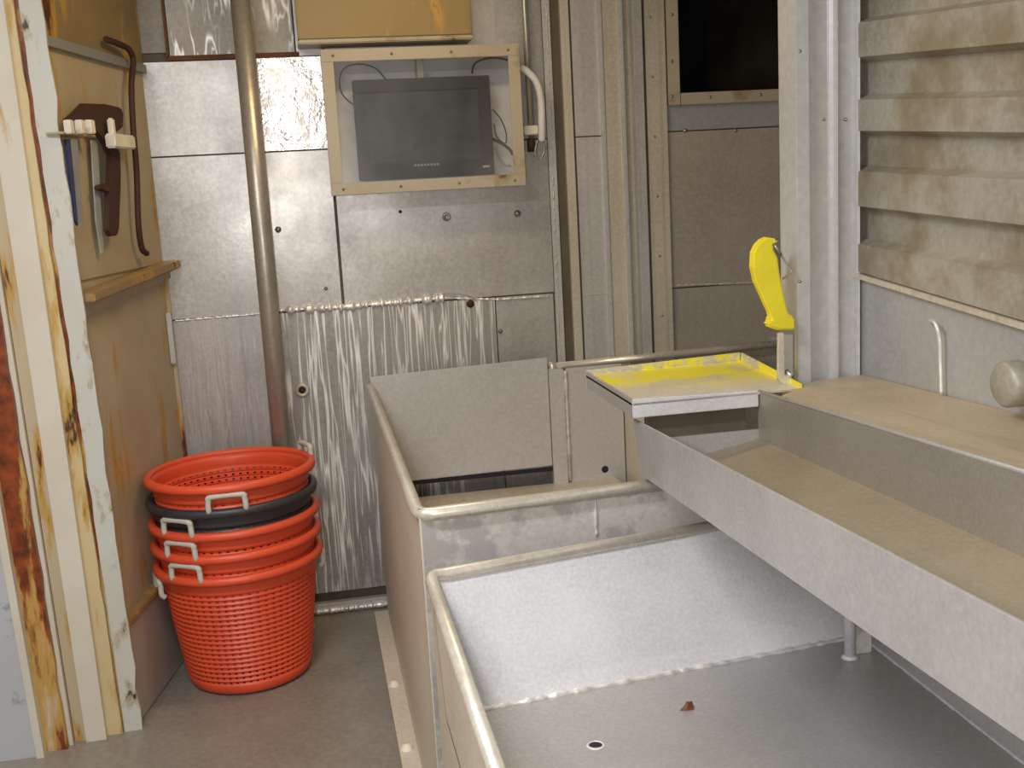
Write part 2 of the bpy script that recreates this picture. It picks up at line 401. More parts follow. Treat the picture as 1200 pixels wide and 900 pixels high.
# bent lip of the ground sheet and its rust spot
bm = nb()
lipa = spline([ony(470, 353, YB - 0.006), ony(505, 345, YB - 0.016), ony(540, 344, YB - 0.018), ony(560, 351, YB - 0.008)], 6)
for a, b in zip(lipa, lipa[1:]):
    quad(bm, [a, b, V(b.x, YB, b.z - 0.014), V(a.x, YB, a.z - 0.014)])
obj('bent_lip', bm, 'weld', wall)
bm = nb(); lathe(bm, [(0.0, -0.012), (0.010, -0.010), (0.013, -0.004), (0.014, 0.0)], ony(551, 356, YB), 10, 'y'); obj('rust_blister', bm, 'rust', wall, label='small rust blister')
def wbolt(px, py, r, mat='bolt', ring=False, name='bolt'):
    c = ony(px, py, YB - 0.002); bm = nb()
    prof = [(0, -0.010), (r * 0.5, -0.010), (r * 0.62, -0.006), (r, -0.005), (r, 0.004)] if not ring else [(0, -0.001), (r * .45, -0.001), (r * .5, -0.012), (r * .9, -0.012), (r, -0.004), (r, 0.004)]
    lathe(bm, prof, c, 14, 'y'); obj(name, bm, mat, wall)
wbolt(354, 457, 0.024, 'tan_metal', True, 'pipe_boss'); wbolt(354, 457, 0.011, 'rust')
wbolt(523, 254, 0.014, 'bolt', True); wbolt(606, 250, 0.011); wbolt(326, 269, 0.010); wbolt(469, 248, 0.005, 'hole')
wbolt(382, 338, 0.006); wbolt(586, 388, 0.007)
# kick bar at the foot of the wall
bm = nb(); a, b = onz(300, 725, 0), onz(458, 710, 0)
box(bm, XL + 0.2, b.x + 0.02, YB - 0.035, YB, 0.0, 0.035)
kb = struct('baseboard_back', bm, 'grey_metal', 'bright metal kick bar along the foot of the rear wall', bev=0.006)
bead([(-0.1, YB - 0.037, 0.012), (b.x + 0.02, YB - 0.037, 0.012)], 0.007, 'weld_bead', kb, jitter=0.6)

# tall channels between the rear wall and the partition (each its own strip)
tr = bpy.data.objects.new('trim_1', None); C.objects.link(tr); tr.location = (XP0, YB, 0); ORG[tr] = tr.location.copy(); tr['kind'] = 'structure'
tr['label'] = 'row of tall narrow steel channels in the rear wall'
def strip(pa, pb, dy, mat, name, y0=150, z0=0.0, bev=0.0015, label=None):
    xa_, xb_ = WX(pa, y0), WX(pb, y0); bm = nb()
    box(bm, xa_, xb_, YB - dy, YB + 0.02, z0, ZC); return obj(name, bm, mat, tr, bev=bev, label=label)
strip(641, 650, 0.004, 'grey_metal', 'flat_bar')
strip(650, 661, -0.012, 'groove', 'groove', bev=0)
strip(661, 671, 0.012, 'tan_metal', 'flat_bar', label='tan stained flat bar')
strip(671, 674, -0.01, 'groove', 'groove', bev=0)
zs = WZ(688, 160)
bm = nb(); box(bm, WX(674, 150), WX(704, 150), YB - 0.002, YB + 0.02, 0, zs - 0.002); obj('recess_panel', bm, 'grey_metal', tr)
bm = nb(); box(bm, WX(674, 150), WX(704, 150), YB - 0.002, YB + 0.02, zs + 0.002, ZC); obj('recess_panel', bm, 'grey_metal', tr)
zs2 = WZ(688, 345)
bm = nb(); box(bm, WX(674, 150), WX(704, 150), YB - 0.004, YB, zs2 - 0.003, zs2 + 0.003); obj('recess_seam', bm, 'tan_metal', tr)
strip(704, 708, 0.02, 'post', 'channel_edge', label='pale rounded channel edge')
strip(708, 729, 0.012, 'tan_metal', 'channel_face', label='tan channel face')
strip(727, 731, 0.03, 'post', 'channel_edge')
strip(731, 742, -0.004, 'tan_metal', 'channel_web')
strip(742, 753, 0.03, 'grey_metal', 'channel_flange')
strip(753, 757, -0.01, 'groove', 'groove', bev=0)
strip(757, 780, 0.022, 'tan_metal', 'door_post', label='broad tan strip with small rivets')
for py in (20, 90, 160, 230, 300, 370):
    c = ony(767 + (py - 150) * 0.04, py, YB - 0.022); bm = nb(); lathe(bm, [(0, -0.003), (0.004, -0.002), (0.005, 0.002)], c, 8, 'y'); obj('rivet', bm, 'bolt', tr)

# partition panels and dark window
zb1, zb2 = WZ(855, 151), WZ(855, 333)
sheet(XP1, XR, zb1, wz0, 'blue_grey', label='blue-grey strip under the window')
sheet(XP1, XR, zb2, zb1, 'part_wall', 0.004, 0.004)
sheet(XP1, XR, 0, zb2, 'part_wall')
bead([ony(782, 335, YB - 0.002), ony(925, 330, YB - 0.002)], 0.0035, 'weld_bead', wall, 'tan_metal')
for px in (803, 862):
    c = ony(px, 153, YB - 0.004); bm = nb(); lathe(bm, [(0, -0.004), (0.006, -0.003), (0.008, 0.003)], c, 10, 'y'); obj('bolt', bm, 'bolt', wall)
win = bpy.data.objects.new('window_1', None); C.objects.link(win); win.location = (wx0, YB, wz0); ORG[win] = win.location.copy(); win['kind'] = 'structure'
win['label'] = 'dark window with a riveted cream frame'
fw = 0.032
bm = nb(); box(bm, WX(781, 100), WX(792, 60) + 0.006, YB - 0.016, YB + 0.006, WZ(855, 121), 2.2); obj('frame_bar', bm, 'encl', win, bev=0.002)
bm = nb(); box(bm, WX(792, 60) + 0.008, XR, YB - 0.016, YB + 0.006, WZ(855, 121), WZ(855, 107)); obj('frame_bar', bm, 'encl', win, bev=0.002)
for px, py in ((787, 17), (787, 72), (787, 113), (832, 114), (891, 111)):
    c = ony(px, py, YB - 0.016); bm = nb(); lathe(bm, [(0, -0.003), (0.005, -0.002), (0.006, 0.002)], c, 8, 'y'); obj('rivet', bm, 'bolt', win)
bm = nb(); box(bm, wx0, XR, YB + 0.03, YB + 0.036, wz0, 2.2); obj('pane', bm, 'wpane', win)
bm = nb()
box(bm, wx0 - 0.3, XR + 0.2, YB + 0.65, YB + 0.7, 1.0, 2.35); box(bm, wx0 - 0.3, wx0 - 0.26, YB + 0.1, YB + 0.65, 1.0, 2.35)
box(bm, XR + 0.16, XR + 0.2, YB + 0.1, YB + 0.65, 1.0, 2.35); box(bm, wx0 - 0.3, XR + 0.2, YB + 0.1, YB + 0.65, 0.96, 1.0)
obj('dark_recess', bm, 'niche', win)
bm = nb(); box(bm, wx0, XR, YB - 0.002, YB + 0.09, 2.2, ZC); obj('header', bm, 'part_wall', win)

# left wall, running out at an angle from the corner
LD = Vector((-0.11, -0.52, 0)).normalized()
LN = Vector((0.52, -0.11, 0)).normalized()             # towards the room
L0 = Vector((XL, YB, 0))
def onl(px, py, off=0.0):
    r = ray(px, py); p0 = L0 + LN * off
    return CAM + r * ((p0 - CAM).dot(LN) / r.dot(LN))
def lp(s, z, off=0.0): return L0 + LD * s + LN * off + V(0, 0, z)
bm = nb(); prism(bm, [lp(-0.03, 0), lp(0.69, 0), lp(0.69, 0, -0.06), lp(-0.03, 0, -0.06)], (0, 0, ZC))
wl = struct('wall_left', bm, 'cream', 'cream painted rust-streaked side wall in the left corner')
def lpanel(z0, z1, mat, off, name='wall_panel', label=None):
    bm = nb(); prism(bm, [lp(0.004, z0), lp(0.688, z0), lp(0.688, z0, off), lp(0.004, z0, off)], (0, 0, z1 - z0))
    return obj(name, bm, mat, wl, label=label)
ztl = onl(110, 66).z; zsh = onl(145, 326).z
lpanel(ztl + 0.012, ZC, 'cream_up', 0.012, label='ochre stained upper plate')
lpanel(ztl - 0.012, ztl + 0.012, 'grey_edge', 0.02, 'edge_bar', 'grey edge bar')
lpanel(zsh + 0.02, ztl - 0.012, 'cream', 0.006)
lpanel(0.28, zsh - 0.03, 'cream', 0.01)
# sloping ledge
bm = nb()
a0, a1 = onl(193, 305), onl(98, 340)
sl = (a1.z - a0.z) / (a1 - a0).xy.length
prism(bm, [lp(0.0, a0.z), lp(0.685, a0.z + sl * 0.7), lp(0.685, a0.z + sl * 0.7 - 0.022), lp(0.0, a0.z - 0.022)], LN * 0.06)
obj('ledge', bm, 'ledge', wl, bev=0.003)
bm = nb(); prism(bm, [lp(0.0, a0.z - 0.022), lp(0.685, a0.z + sl * 0.7 - 0.022), lp(0.685, a0.z + sl * 0.7 - 0.06), lp(0.0, a0.z - 0.055)], LN * 0.025)
obj('ledge_apron', bm, 'cream', wl, bev=0.003)
bm = nb(); prism(bm, [lp(0.0, 0), lp(0.688, 0), lp(0.688, 0, 0.036), lp(0.0, 0, 0.030)], (0, 0, 0.27))
obj('plinth', bm, 'plinth', wl, bev=0.004)
bm = nb(); prism(bm, [lp(0.12, 0.27, 0.0), lp(0.688, 0.27, 0.0), lp(0.688, 0.27, 0.042), lp(0.12, 0.27, 0.034)], (0, 0, 0.02))
obj('plinth_cap', bm, 'ledge', wl, bev=0.003)
bm = nb(); box(bm, XL - 0.006, XL + 0.016, YB - 0.022, YB - 0.001, 0.3, 1.15); obj('corner_bead', bm, 'tan_j', wl, bev=0.004, label='chipped corner strip')
bm = nb(); box(bm, XL + 0.002, XL + 0.017, YB - 0.05, YB - 0.023, WZ(193, 425), WZ(190, 365)); obj('hinge_plate', bm, 'grey_metal', wl, bev=0.003)

# door frame in the left foreground: an assembly of painted steel flanges
dr = bpy.data.objects.new('door_1', None); C.objects.link(dr); dr.location = (-0.65, 2.82, 0); ORG[dr] = dr.location.copy(); dr['kind'] = 'structure'
dr['label'] = 'rust-eaten painted steel doorway frame in the left foreground'
YJ = 2.85
def jx(pb, pm, y): return ony(pb, 860, y).x, ony(pm, 360, y).x
def jamb(pb0, pb1, pm0, pm1, y, depth, mat, name, label=None, chips=0.0):
    """vertical flange whose edges follow their photographed run at floor and mid height"""
    bm = nb()
    zb = 0.0; zm = ony((pm0 + pm1) / 2, 360, y).z
    l0, r0 = ony(pb0, 860, y).x, ony(pb1, 860, y).x
    l1, r1 = ony(pm0, 360, y).x, ony(pm1, 360, y).x
    n = 40; rows = []
    for k in range(n + 1):
        z = ZC * k / n; u = z / zm
        u = min(u, 2.0)
        l, r = l0 + (l1 - l0) * u, r0 + (r1 - r0) * u
        if chips:
            r += chips * (noise.noise((z * 14, pb1, 3.1)) - 0.15); l += chips * 0.5 * noise.noise((z * 17, pb0, 1.1))
        rows.append([bm.verts.new(p) for p in ((l, y, z), (r, y, z), (r, y + depth, z), (l, y + depth, z))])
    for a, b in zip(rows, rows[1:]):
        for i in range(4): bm.faces.new((a[i], a[(i + 1) % 4], b[(i + 1) % 4], b[i]))
    bm.faces.new(rows[0]); bm.faces.new(rows[-1][::-1])
    return obj(name, bm, mat, dr, label=label)
jamb(147, 168, 74, 99, YJ, 0.012, 'white_j', 'flange', 'chipped white flange', chips=0.008)
jamb(143, 149, 68, 76, YJ + 0.010, 0.01, 'rusty', 'joint', 'rust filled joint')
jamb(123, 144, 52, 69, YJ - 0.008, 0.05, 'yellow_j', 'web', 'yellow stained web', chips=0.004)
jamb(100, 124, 24, 54, YJ - 0.03, 0.05, 'white_b', 'flange', 'smooth cream white flange')
jamb(87, 101, 9, 25, YJ - 0.018, 0.04, 'tan_j', 'web', 'tan stained web')
jamb(83, 88, 5, 10, YJ - 0.005, 0.03, 'groove', 'joint', 'dark joint')
jamb(75, 84, -4, 6, YJ - 0.035, 0.04, 'white_b', 'flange')
jamb(46, 77, -42, -2, YJ - 0.055, 0.06, 'rusty', 'web', 'web eaten through with orange brown rust', chips=0.006)
jamb(39, 48, -50, -40, YJ - 0.085, 0.09, 'white_b', 'flange')
jamb(-80, 41, -190, -48, YJ - 0.075, 0.05, 'plank', 'door_leaf', 'blue-white scuffed leaf')
bm = nb(); box(bm, -2.2, ony(-70, 860, YJ).x - 0.12, YJ - 0.03, YJ + 0.03, 0, ZC); obj('side_plate', bm, 'cream', dr)
bm = nb(); box(bm, -2.26, -2.2, -1.6, YJ, 0, ZC); struct('wall_far_left', bm, 'ceil', 'painted side wall outside the doorway')

# right wall: flat sheet below, corrugated sheet above
XW = 1.124; YP = 2.125
Y0R = -1.6
bm = nb(); box(bm, XW + 0.045, XW + 0.10, Y0R, YP + 0.01, 0, ZC)
wr = struct('wall_right', bm, 'groove', 'right-hand side wall, corrugated above and flat below')
def rline(ya, yb):
    a, b = onx(1010, ya, XW), onx(1200, yb, XW); s = (b.z - a.z) / (b.y - a.y)
    return lambda y: a.z + s * (y - a.y)
sill = rline(322, 379)
YA, YN = YP + 0.06, -1.5
bm = nb(); prism(bm, [(XW, YA, 0), (XW, YN, 0), (XW, YN, sill(YN)), (XW, YA, sill(YA))], (0.03, 0, 0))
obj('flat_sheet', bm, 'rwall', wr)
LN_ = [(-204, -272), (-158, -218), (-112, -165), (-66, -108), (-21, -55), (25, -2), (71, 55), (115, 111), (157, 160), (199, 208), (245, 276 - 8), (284, 323 - 4), (322, 379)]
bm = nb(); P = []
NY = 24
for k, (ya, yb) in enumerate(LN_):
    f = rline(ya, yb)
    # alternating recessed (even gap index) and proud bands
    prev = 0.019 if k % 2 == 1 else -0.009       # band above this line
    nxt = -0.009 if k % 2 == 1 else 0.019        # band below this line
    P.append((f, prev, 0.007)); P.append((f, nxt, -0.003))
rows = []
for f, dx, dz in P:
    rows.append([bm.verts.new((XW + dx, YA + (YN - YA) * j / NY, f(YA + (YN - YA) * j / NY) + dz)) for j in range(NY + 1)])
for a, b in zip(rows, rows[1:]):
    for j in range(NY): bm.faces.new((a[j], a[j + 1], b[j + 1], b[j]))
obj('corrugated_sheet', bm, 'corr', wr, label='stained corrugated sheet')
bm = nb(); f0, f1 = sill(YA), sill(YN)
prism(bm, [(XW - 0.014, YA, f0 - 0.006), (XW - 0.014, YN, f1 - 0.006), (XW - 0.014, YN, f1 + 0.004), (XW - 0.014, YA, f0 + 0.004)], (0.03, 0, 0)); obj('sill_edge', bm, 'tan_metal', wr)

# steel post at the far end of the right wall
def PX(px, y=YP): return ony(px, 250, y).x
prof = [(PX(931), YP + 0.01), (PX(931), YP - 0.012), (PX(946), YP - 0.014), (PX(947.5), YP - 0.008), (PX(949), YP + 0.004), (PX(972), YP + 0.004),
        (PX(976), YP - 0.004), (PX(980), YP - 0.006), (PX(984), YP + 0.0), (PX(987), YP + 0.006), (PX(1001), YP + 0.006), (PX(1002), YP - 0.01), (PX(1005), YP - 0.012), (PX(1006), YP + 0.03),
        (PX(1006), YP + 0.07), (PX(931), YP + 0.07)]
bm = nb(); prism(bm, [(x, y, 0) for x, y in prof], (0, 0, ZC))
tp = struct('trim_2', bm, 'post', 'pale steel frame post at the far end of the right wall', bev=0.0015)
for px, py in ((965, 140), (991, 140), (937, 60), (937, 330)):
    c = ony(px, py, YP - 0.012 if px < 950 else YP + 0.004); bm = nb(); lathe(bm, [(0, -0.003), (0.003, -0.002), (0.004, 0.002)], c, 8, 'y'); obj('rivet', bm, 'bolt', tp)

bm = nb(); box(bm, 1.9, 1.96, YP, YB + 0.09, 0, ZC); struct('wall_far_right', bm, 'ceil', 'painted side wall beyond the frame post')

# ------------------------------------------------------------------ front sorting tub
ZR, ZF, RR = 0.67, 0.45, 0.012
fl, fr_ = onz(503, 670, ZR), onz(835, 612, ZR)
sk = (fr_.y - fl.y) / (fr_.x - fl.x)
X0, X1, XN = fl.x, 1.0, 1.035
def yr(x): return fl.y + sk * (x - fl.x)
wl0 = onz(565, 832, ZF); wr0 = onz(985, 750, ZF); skw = (wr0.y - wl0.y) / (wr0.x - wl0.x)
def yw(x): return wl0.y + skw * (x - wl0.x)
YF = 1.02
tub = thing('sorting_tub', (0.6, 1.5, 0), 'open metal sorting tub in the foreground with rounded pipe rim', 'tub')
bm = nb(); th = 0.005
def slab(bm, pts, n):
    n = Vector(n); prism(bm, pts, n)
sl_t = 0.36
yl = lambda x, z: yw(x) + (yr(x) - yw(x)) * (z - ZF) / (ZR - ZF)
slab(bm, [(X0, yr(X0), ZR), (XN, yr(XN), ZR), (X1, yw(X1), ZF), (X0, yw(X0), ZF)], (0, 0.004, -0.003))
obj('sloping_plate', bm, 'galv', tub, label='pale speckled sloping plate')
bm = nb(); slab(bm, [(X0, YF, ZF), (X1, YF, ZF), (X1, yw(X1), ZF), (X0, yw(X0), ZF)], (0, 0, -th)); obj('tub_floor', bm, 'galv_floor', tub, label='grey flat tub floor')
bm = nb(); slab(bm, [(X0, YF, 0.20), (X0, yr(X0), 0.30), (X0, yr(X0), ZR), (X0, YF, ZR)], (0.004, 0, 0)); obj('side_plate', bm, 'hop_side', tub)
bm = nb(); slab(bm, [(X1, YF, ZF), (X1, yw(X1), ZF), (XN, yr(XN), ZR), (XN, YF, ZR)], (0.004, 0, 0)); obj('side_plate', bm, 'galv_floor', tub)
bm = nb(); slab(bm, [(X0, YF, 0.20), (X1, YF, 0.20), (X1, YF, 0.52), (X0, YF, 0.52)], (0, -0.004, 0)); obj('front_plate', bm, 'galv', tub)
bm = nb(); tube(bm, [(X0, YF, ZR - 0.008), (X0, yr(X0) - 0.03, ZR - 0.008), (X0 + 0.004, yr(X0) - 0.012, ZR - 0.008), (X0 + 0.012, yr(X0) - 0.002, ZR - 0.008), (X0 + 0.03, yr(X0), ZR - 0.008), (XN, yr(XN), ZR - 0.008)], RR, 14)
obj('rim_pipe', bm, 'rim', tub)
bm = nb(); tube(bm, [(X0, YF, 0.52), (X0, YF, ZR - 0.008)], RR, 10); obj('rim_pipe', bm, 'rim', tub)
bead([(X0 + 0.005, yw(X0) - 0.002, ZF + 0.001), (X1, yw(X1) - 0.002, ZF + 0.001)], 0.0055, 'weld_bead', tub, 'weld', 0.45, step=0.008)
bead([(X1, yw(X1), ZF + 0.001), (X1, YF, ZF + 0.001)], 0.003, 'weld_bead', tub, 'galv', 0.3)
c = onz(698, 874, ZF); bm = nb(); lathe(bm, [(0.0, 0.0012), (0.011, 0.0012)], c, 18); obj('drain_hole', bm, 'hole', tub)
bm = nb(); lathe(bm, [(0.011, 0.0005), (0.012, 0.003), (0.015, 0.0005)], c, 18); obj('drain_rim', bm, 'galv', tub)
for (x, y) in ((X0 + 0.12, yw(X0) - 0.1), (X1 - 0.06, yw(X1) - 0.1), (X0 + 0.12, YF + 0.06), (X1 - 0.06, YF + 0.06)):
    bm = nb(); box(bm, x - 0.02, x + 0.02, y - 0.02, y + 0.02, 0, ZF - th); obj('leg', bm, 'hop', tub, bev=0.003)
# the chip of rust lying on the tub floor
c = onz(806, 831, ZF); bm = nb()
pts = [(-0.016, -0.002), (-0.004, -0.006), (0.010, -0.004), (0.013, 0.006), (0.004, 0.016), (-0.004, 0.008)]
vs = [bm.verts.new((c.x + x, c.y + y, ZF + 0.0005)) for x, y in pts]
ve = [bm.verts.new((c.x + x * 0.55 + 0.002, c.y + y * 0.55, ZF + 0.008 + 0.004 * (i % 2))) for i, (x, y) in enumerate(pts)]
bm.faces.new(vs[::-1]); bm.faces.new(ve)
for i in range(6): bm.faces.new((vs[i], vs[(i + 1) % 6], ve[(i + 1) % 6], ve[i]))
tag(obj('rust_flake', bm, 'flake'), 'small brown flake lying on the floor of the foreground tub', 'flake')

# ------------------------------------------------------------------ rear hopper
ZH = 0.76
ha, hb = onz(490, 597, ZH), onz(765, 562, ZH)
skh = (hb.y - ha.y) / (hb.x - ha.x); HX0 = ha.x; HX1 = 0.96; YK = 3.47
def yh(x): return ha.y + skh * (x - ha.x)
hop = thing('fish_hopper', (0.55, 2.8, 0), 'tall open metal hopper standing between the tub and the rear wall', 'hopper')
bm = nb(); slab(bm, [(HX0, yh(HX0), 0), (HX0, YK, 0), (HX0, YK, ZH), (HX0, yh(HX0), ZH)], (0.004, 0, 0)); obj('side_plate', bm, 'hop_side', hop, label='brown-grey outer side plate')
xs_ = 0.52
sx = ony(697, 605, 2.05).x
bm = nb(); slab(bm, [(HX0, yh(HX0), 0), (sx - 0.001, yh(sx), 0), (sx - 0.001, yh(sx), ZH), (HX0, yh(HX0), ZH)], (0, 0.005, 0)); obj('front_plate', bm, 'hop', hop)
bm = nb(); slab(bm, [(sx + 0.001, yh(sx), 0), (HX1, yh(HX1), 0), (HX1, yh(HX1), ZH), (sx + 0.001, yh(sx), ZH)], (0, 0.005, 0)); obj('front_plate', bm, 'hop', hop)
bead([(sx, yh(sx) - 0.001, 0.66), (sx, yh(sx) - 0.001, ZH - 0.01)], 0.003, 'weld_bead', hop, 'hop')
bm = nb(); zr = ZH - 0.012
tube(bm, [(HX0, YK, zr), (HX0, yh(HX0) + 0.035, zr), (HX0 + 0.005, yh(HX0) + 0.012, zr), (HX0 + 0.014, yh(HX0) + 0.002, zr), (HX0 + 0.035, yh(HX0), zr), (HX1, yh(HX1), zr)], 0.013, 14)
obj('rim_pipe', bm, 'rim', hop)
bm = nb(); slab(bm, [(HX0 + 0.01, yh(HX0) + 0.01, 0.352), (0.955, yh(0.955) + 0.01, 0.352), (0.955, YK, 0.375), (HX0 + 0.01, YK, 0.375)], (0, 0, -0.005)); obj('hopper_floor', bm, 'tan_metal', hop, label='tan floor')  # tan steel over the whole hopper floor
# raised rear baffle with a slot below it
pTL, pTR = ony(446, 441, YK), ony(641, 419, YK); pBL, pBR = ony(490, 566, YK), ony(641, 545, YK)
zB = (pBL.z + pBR.z) / 2
bm = nb(); slab(bm, [(HX0 + 0.005, YK, zB), (pTR.x, YK, zB + 0.005), (pTR.x, YK, pTR.z), (HX0 + 0.005, YK, pTL.z)], (0, 0.006, 0)); obj('rear_baffle', bm, 'hop_back', hop, bev=0.001)
bm = nb(); box(bm, HX0 + 0.005, pTR.x, YK - 0.004, YK + 0.006, zB - 0.012, zB - 0.001); obj('baffle_lip', bm, 'hole', hop)
bm = nb(); box(bm, pTR.x + 0.002, pTR.x + 0.05, YK - 0.012, YK + 0.02, 0.30, ZH - 0.005); obj('upright', bm, 'hop_back', hop, bev=0.002)
bead([(pTR.x + 0.056, YK - 0.01, 0.38), (pTR.x + 0.056, YK - 0.01, ZH - 0.012)], 0.006, 'weld_bead', hop, 'hop', 0.3)
xq = ony(731, 500, YK).x
bm = nb(); box(bm, pTR.x + 0.06, xq, YK - 0.003, YK + 0.005, 0.30, ZH - 0.005); obj('rear_plate', bm, 'hop_back', hop, bev=0.001)
c = ony(709, 550, YK - 0.003); bm = nb(); lathe(bm, [(0, -0.001), (0.011, -0.001), (0.013, 0.001)], c, 14, 'y'); obj('hole', bm, 'hole', hop)
bm = nb(); slab(bm, [(0.958, yh(0.96) + 0.006, 0), (xq + 0.004, YK, 0), (xq + 0.004, YK, ZH - 0.01), (0.958, yh(0.96) + 0.006, ZH - 0.01)], (0.004, 0, 0)); obj('side_plate', bm, 'hop_side', hop)
# foot flange and its two pale bolt caps on the deck
bm = nb(); fa, fb = onz(463, 805, 0), onz(478, 880, 0)
box(bm, fa.x - 0.02, HX0, 2.05, YK, 0, 0.006); obj('foot_flange', bm, 'hop_side', hop)
for p in (fa, fb):
    bm = nb(); lathe(bm, [(0, 0.020), (0.010, 0.018), (0.015, 0.010), (0.016, 0.005)], (p.x - 0.002, p.y, 0), 14); obj('bolt_cap', bm, 'whitep', hop, label='pale bolt cap')
for px, py in ((511, 803), (508, 776)):
    c = ony(px, py, yh(HX0) - 0.0005); bm = nb(); lathe(bm, [(0, -0.001), (0.008, -0.001), (0.009, 0.001)], V(HX0 + 0.025, c.y, c.z), 12, 'y'); obj('hole', bm, 'hole', hop)
# handrail along the back
ra, rb = ony(645, 430, 3.5), ony(912, 403, 3.5)
bm = nb(); tube(bm, [ra, rb], 0.0125, 14)
lathe(bm, [(0, 0), (0.016, 0), (0.016, 0.02), (0, 0.02)], (ra.x - 0.005, ra.y, ra.z), 14, 'x')
rail = tag(obj('rail', bm, 'rim'), 'horizontal pipe rail behind the yellow-splashed tray', 'rail')
bm = nb(); box(bm, rb.x - 0.005, rb.x + 0.12, 3.49, YB - 0.001, rb.z - 0.02, rb.z + 0.02); obj('wall_bracket', bm, 'grey_metal', rail)

# ------------------------------------------------------------------ chute with its ledge
K = 0.6856; XC0, XC1 = 0.617, 0.865
b_f, b_n = onx(750, 556, XC0), onx(1200, 870, XC0)
t_f, t_n = onx(742, 491, XC0), onx(1200, 731, XC0)
def zline(a, b):
    s = (b.z - a.z) / (b.y - a.y); return lambda y: a.z + s * (y - a.y)
zbot, ztop = zline(b_f, b_n), zline(t_f, t_n)
R_tf, R_tn = onx(888, 459, XC1), onx(1200, 554, XC1)
R_bf, R_bn = onx(891, 517, XC1), onx(1200, 657, XC1)
zrt, zrb = zline(R_tf, R_tn), zline(R_bf, R_bn)
YE, YS = b_f.y, 0.42
YE2 = R_tf.y
ch = thing('sorting_chute', (1.2, 1.8, 0), 'long sloping metal chute with a broad side ledge crossing the right foreground', 'chute')
bm = nb(); slab(bm, [(XC0, YE, zbot(YE)), (XC0, YS, zbot(YS)), (XC0, YS, ztop(YS)), (XC0, t_f.y, ztop(t_f.y))], (0.005, 0, 0)); obj('outer_side', bm, 'chute', ch, bev=0.001)
bm = nb(); slab(bm, [(XC0 + 0.004, YE, zbot(YE)), (XC1, YE2, zrb(YE2)), (XC1, YS, zrb(YS)), (XC0 + 0.004, YS, zbot(YS))], (0, 0, 0.004)); obj('chute_bed', bm, 'chute_in', ch, label='tan bed')
bm = nb(); slab(bm, [(XC1, YE2, zrb(YE2) - 0.02), (XC1, YS, zrb(YS) - 0.02), (XC1, YS, zrt(YS)), (XC1, YE2, zrt(YE2))], (0.005, 0, 0)); obj('inner_side', bm, 'chute_wall', ch, label='brown-grey inner side')
e_t = ony(840, 507, YE)
bm = nb(); slab(bm, [(XC0 + 0.005, YE, zbot(YE)), (XC1, YE2, zrb(YE2)), (XC1, YE2, ony(888, 503, YE2).z), (XC0 + 0.005, YE, ony(795, 512, YE).z)], (0, 0.005, 0)); obj('end_plate', bm, 'galv_floor', ch, label='grey galvanised end plate')
# ledge: inclined top running to the right wall
le = onx(1006, 438, XW - 0.004); ln = onx(1200, 487, XW - 0.004); zle = zline(le, ln)
YLC = 1.96
YL = min(le.y, YP - 0.02)
lw = XW - 0.004
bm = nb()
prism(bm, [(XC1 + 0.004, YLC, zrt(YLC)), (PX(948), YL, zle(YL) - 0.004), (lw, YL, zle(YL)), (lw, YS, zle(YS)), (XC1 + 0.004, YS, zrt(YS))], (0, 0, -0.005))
obj('ledge', bm, 'chute_ledge', ch, label='broad tan ledge with warm overhead light put into its colour')
bm = nb(); tube(bm, [(XC1 + 0.003, YE2, zrt(YE2)), (XC1 + 0.003, YS, zrt(YS))], 0.004, 8); obj('ledge_edge', bm, 'chute', ch)
lg = onz(996, 771, ZF); lgx = lg.x
bm = nb(); tube(bm, [(lgx, lg.y, ZF - 0.002), (lgx, lg.y, zle(lg.y) - 0.012)], 0.0105, 14); obj('leg', bm, 'galv', ch, label='short pipe leg standing on the tub floor')
bm = nb(); lathe(bm, [(0.0105, 0.0), (0.017, 0.001), (0.0105, 0.006)], (lgx, lg.y, ZF), 14); obj('leg_weld', bm, 'galv', ch)
bm = nb(); box(bm, lgx + 0.016, lgx + 0.05, lg.y + 0.01, lg.y + 0.016, ZF, zle(lg.y) - 0.02); obj('gusset', bm, 'hop', ch, bev=0.002)
for x, y in ((1.08, 0.7), (0.72, 0.7)):
    bm = nb(); box(bm, x - 0.02, x + 0.02, y - 0.02, y + 0.02, 0, (zle(y) - 0.01 if x > 1.0 else zbot(y) - 0.001)); obj('leg', bm, 'hop', ch, bev=0.003)

# ------------------------------------------------------------------ tray with yellow splashes
ZT = 1.35 - (1.35 - 0.735) * K
q1, q0, q2 = onz(740, 468, ZT), onz(687, 435, ZT), onz(905, 453, ZT)
xl, yf, yb = (q1.x + q0.x) / 2, q1.y, q0.y
xr_ = ony(868, 422, yb).x
skt = (q2.y - q1.y) / (q2.x - q1.x)
xfr = 0.862
yfr = yf + skt * (xfr - q1.x)
tray = thing('splash_tray', ((xl + xr_) / 2, (yf + yb) / 2, ZT - 0.038), 'shallow metal tray spattered with yellow, at the far end of the chute', 'tray')
zf_ = ZT - 0.009; zl = ZT - 0.038
xrf = PX(928, 3.02 * K)
bm = nb(); prism(bm, [(xl, yf, zf_), (xfr, yfr, zf_), (xrf, yfr, zf_), (xr_, yb, zf_), (xl, yb, zf_)], (0, 0, -0.004)); obj('tray_bed', bm, 'tray', tray, label='bed spattered bright yellow')
bm = nb(); prism(bm, [(xl, yf, zl), (xfr, yfr, zl), (xfr, yfr, ZT - 0.006), (xl, yf, ZT)], (0, 0.005, 0)); obj('front_lip', bm, 'galv', tray, bev=0.0015)
bm = nb(); prism(bm, [(xl, yf, zl), (xl, yb, zl), (xl, yb, ZT), (xl, yf, ZT)], (0.005, 0, 0)); obj('side_lip', bm, 'chute', tray, bev=0.0015)
zbk = ony(700, 431, yb).z
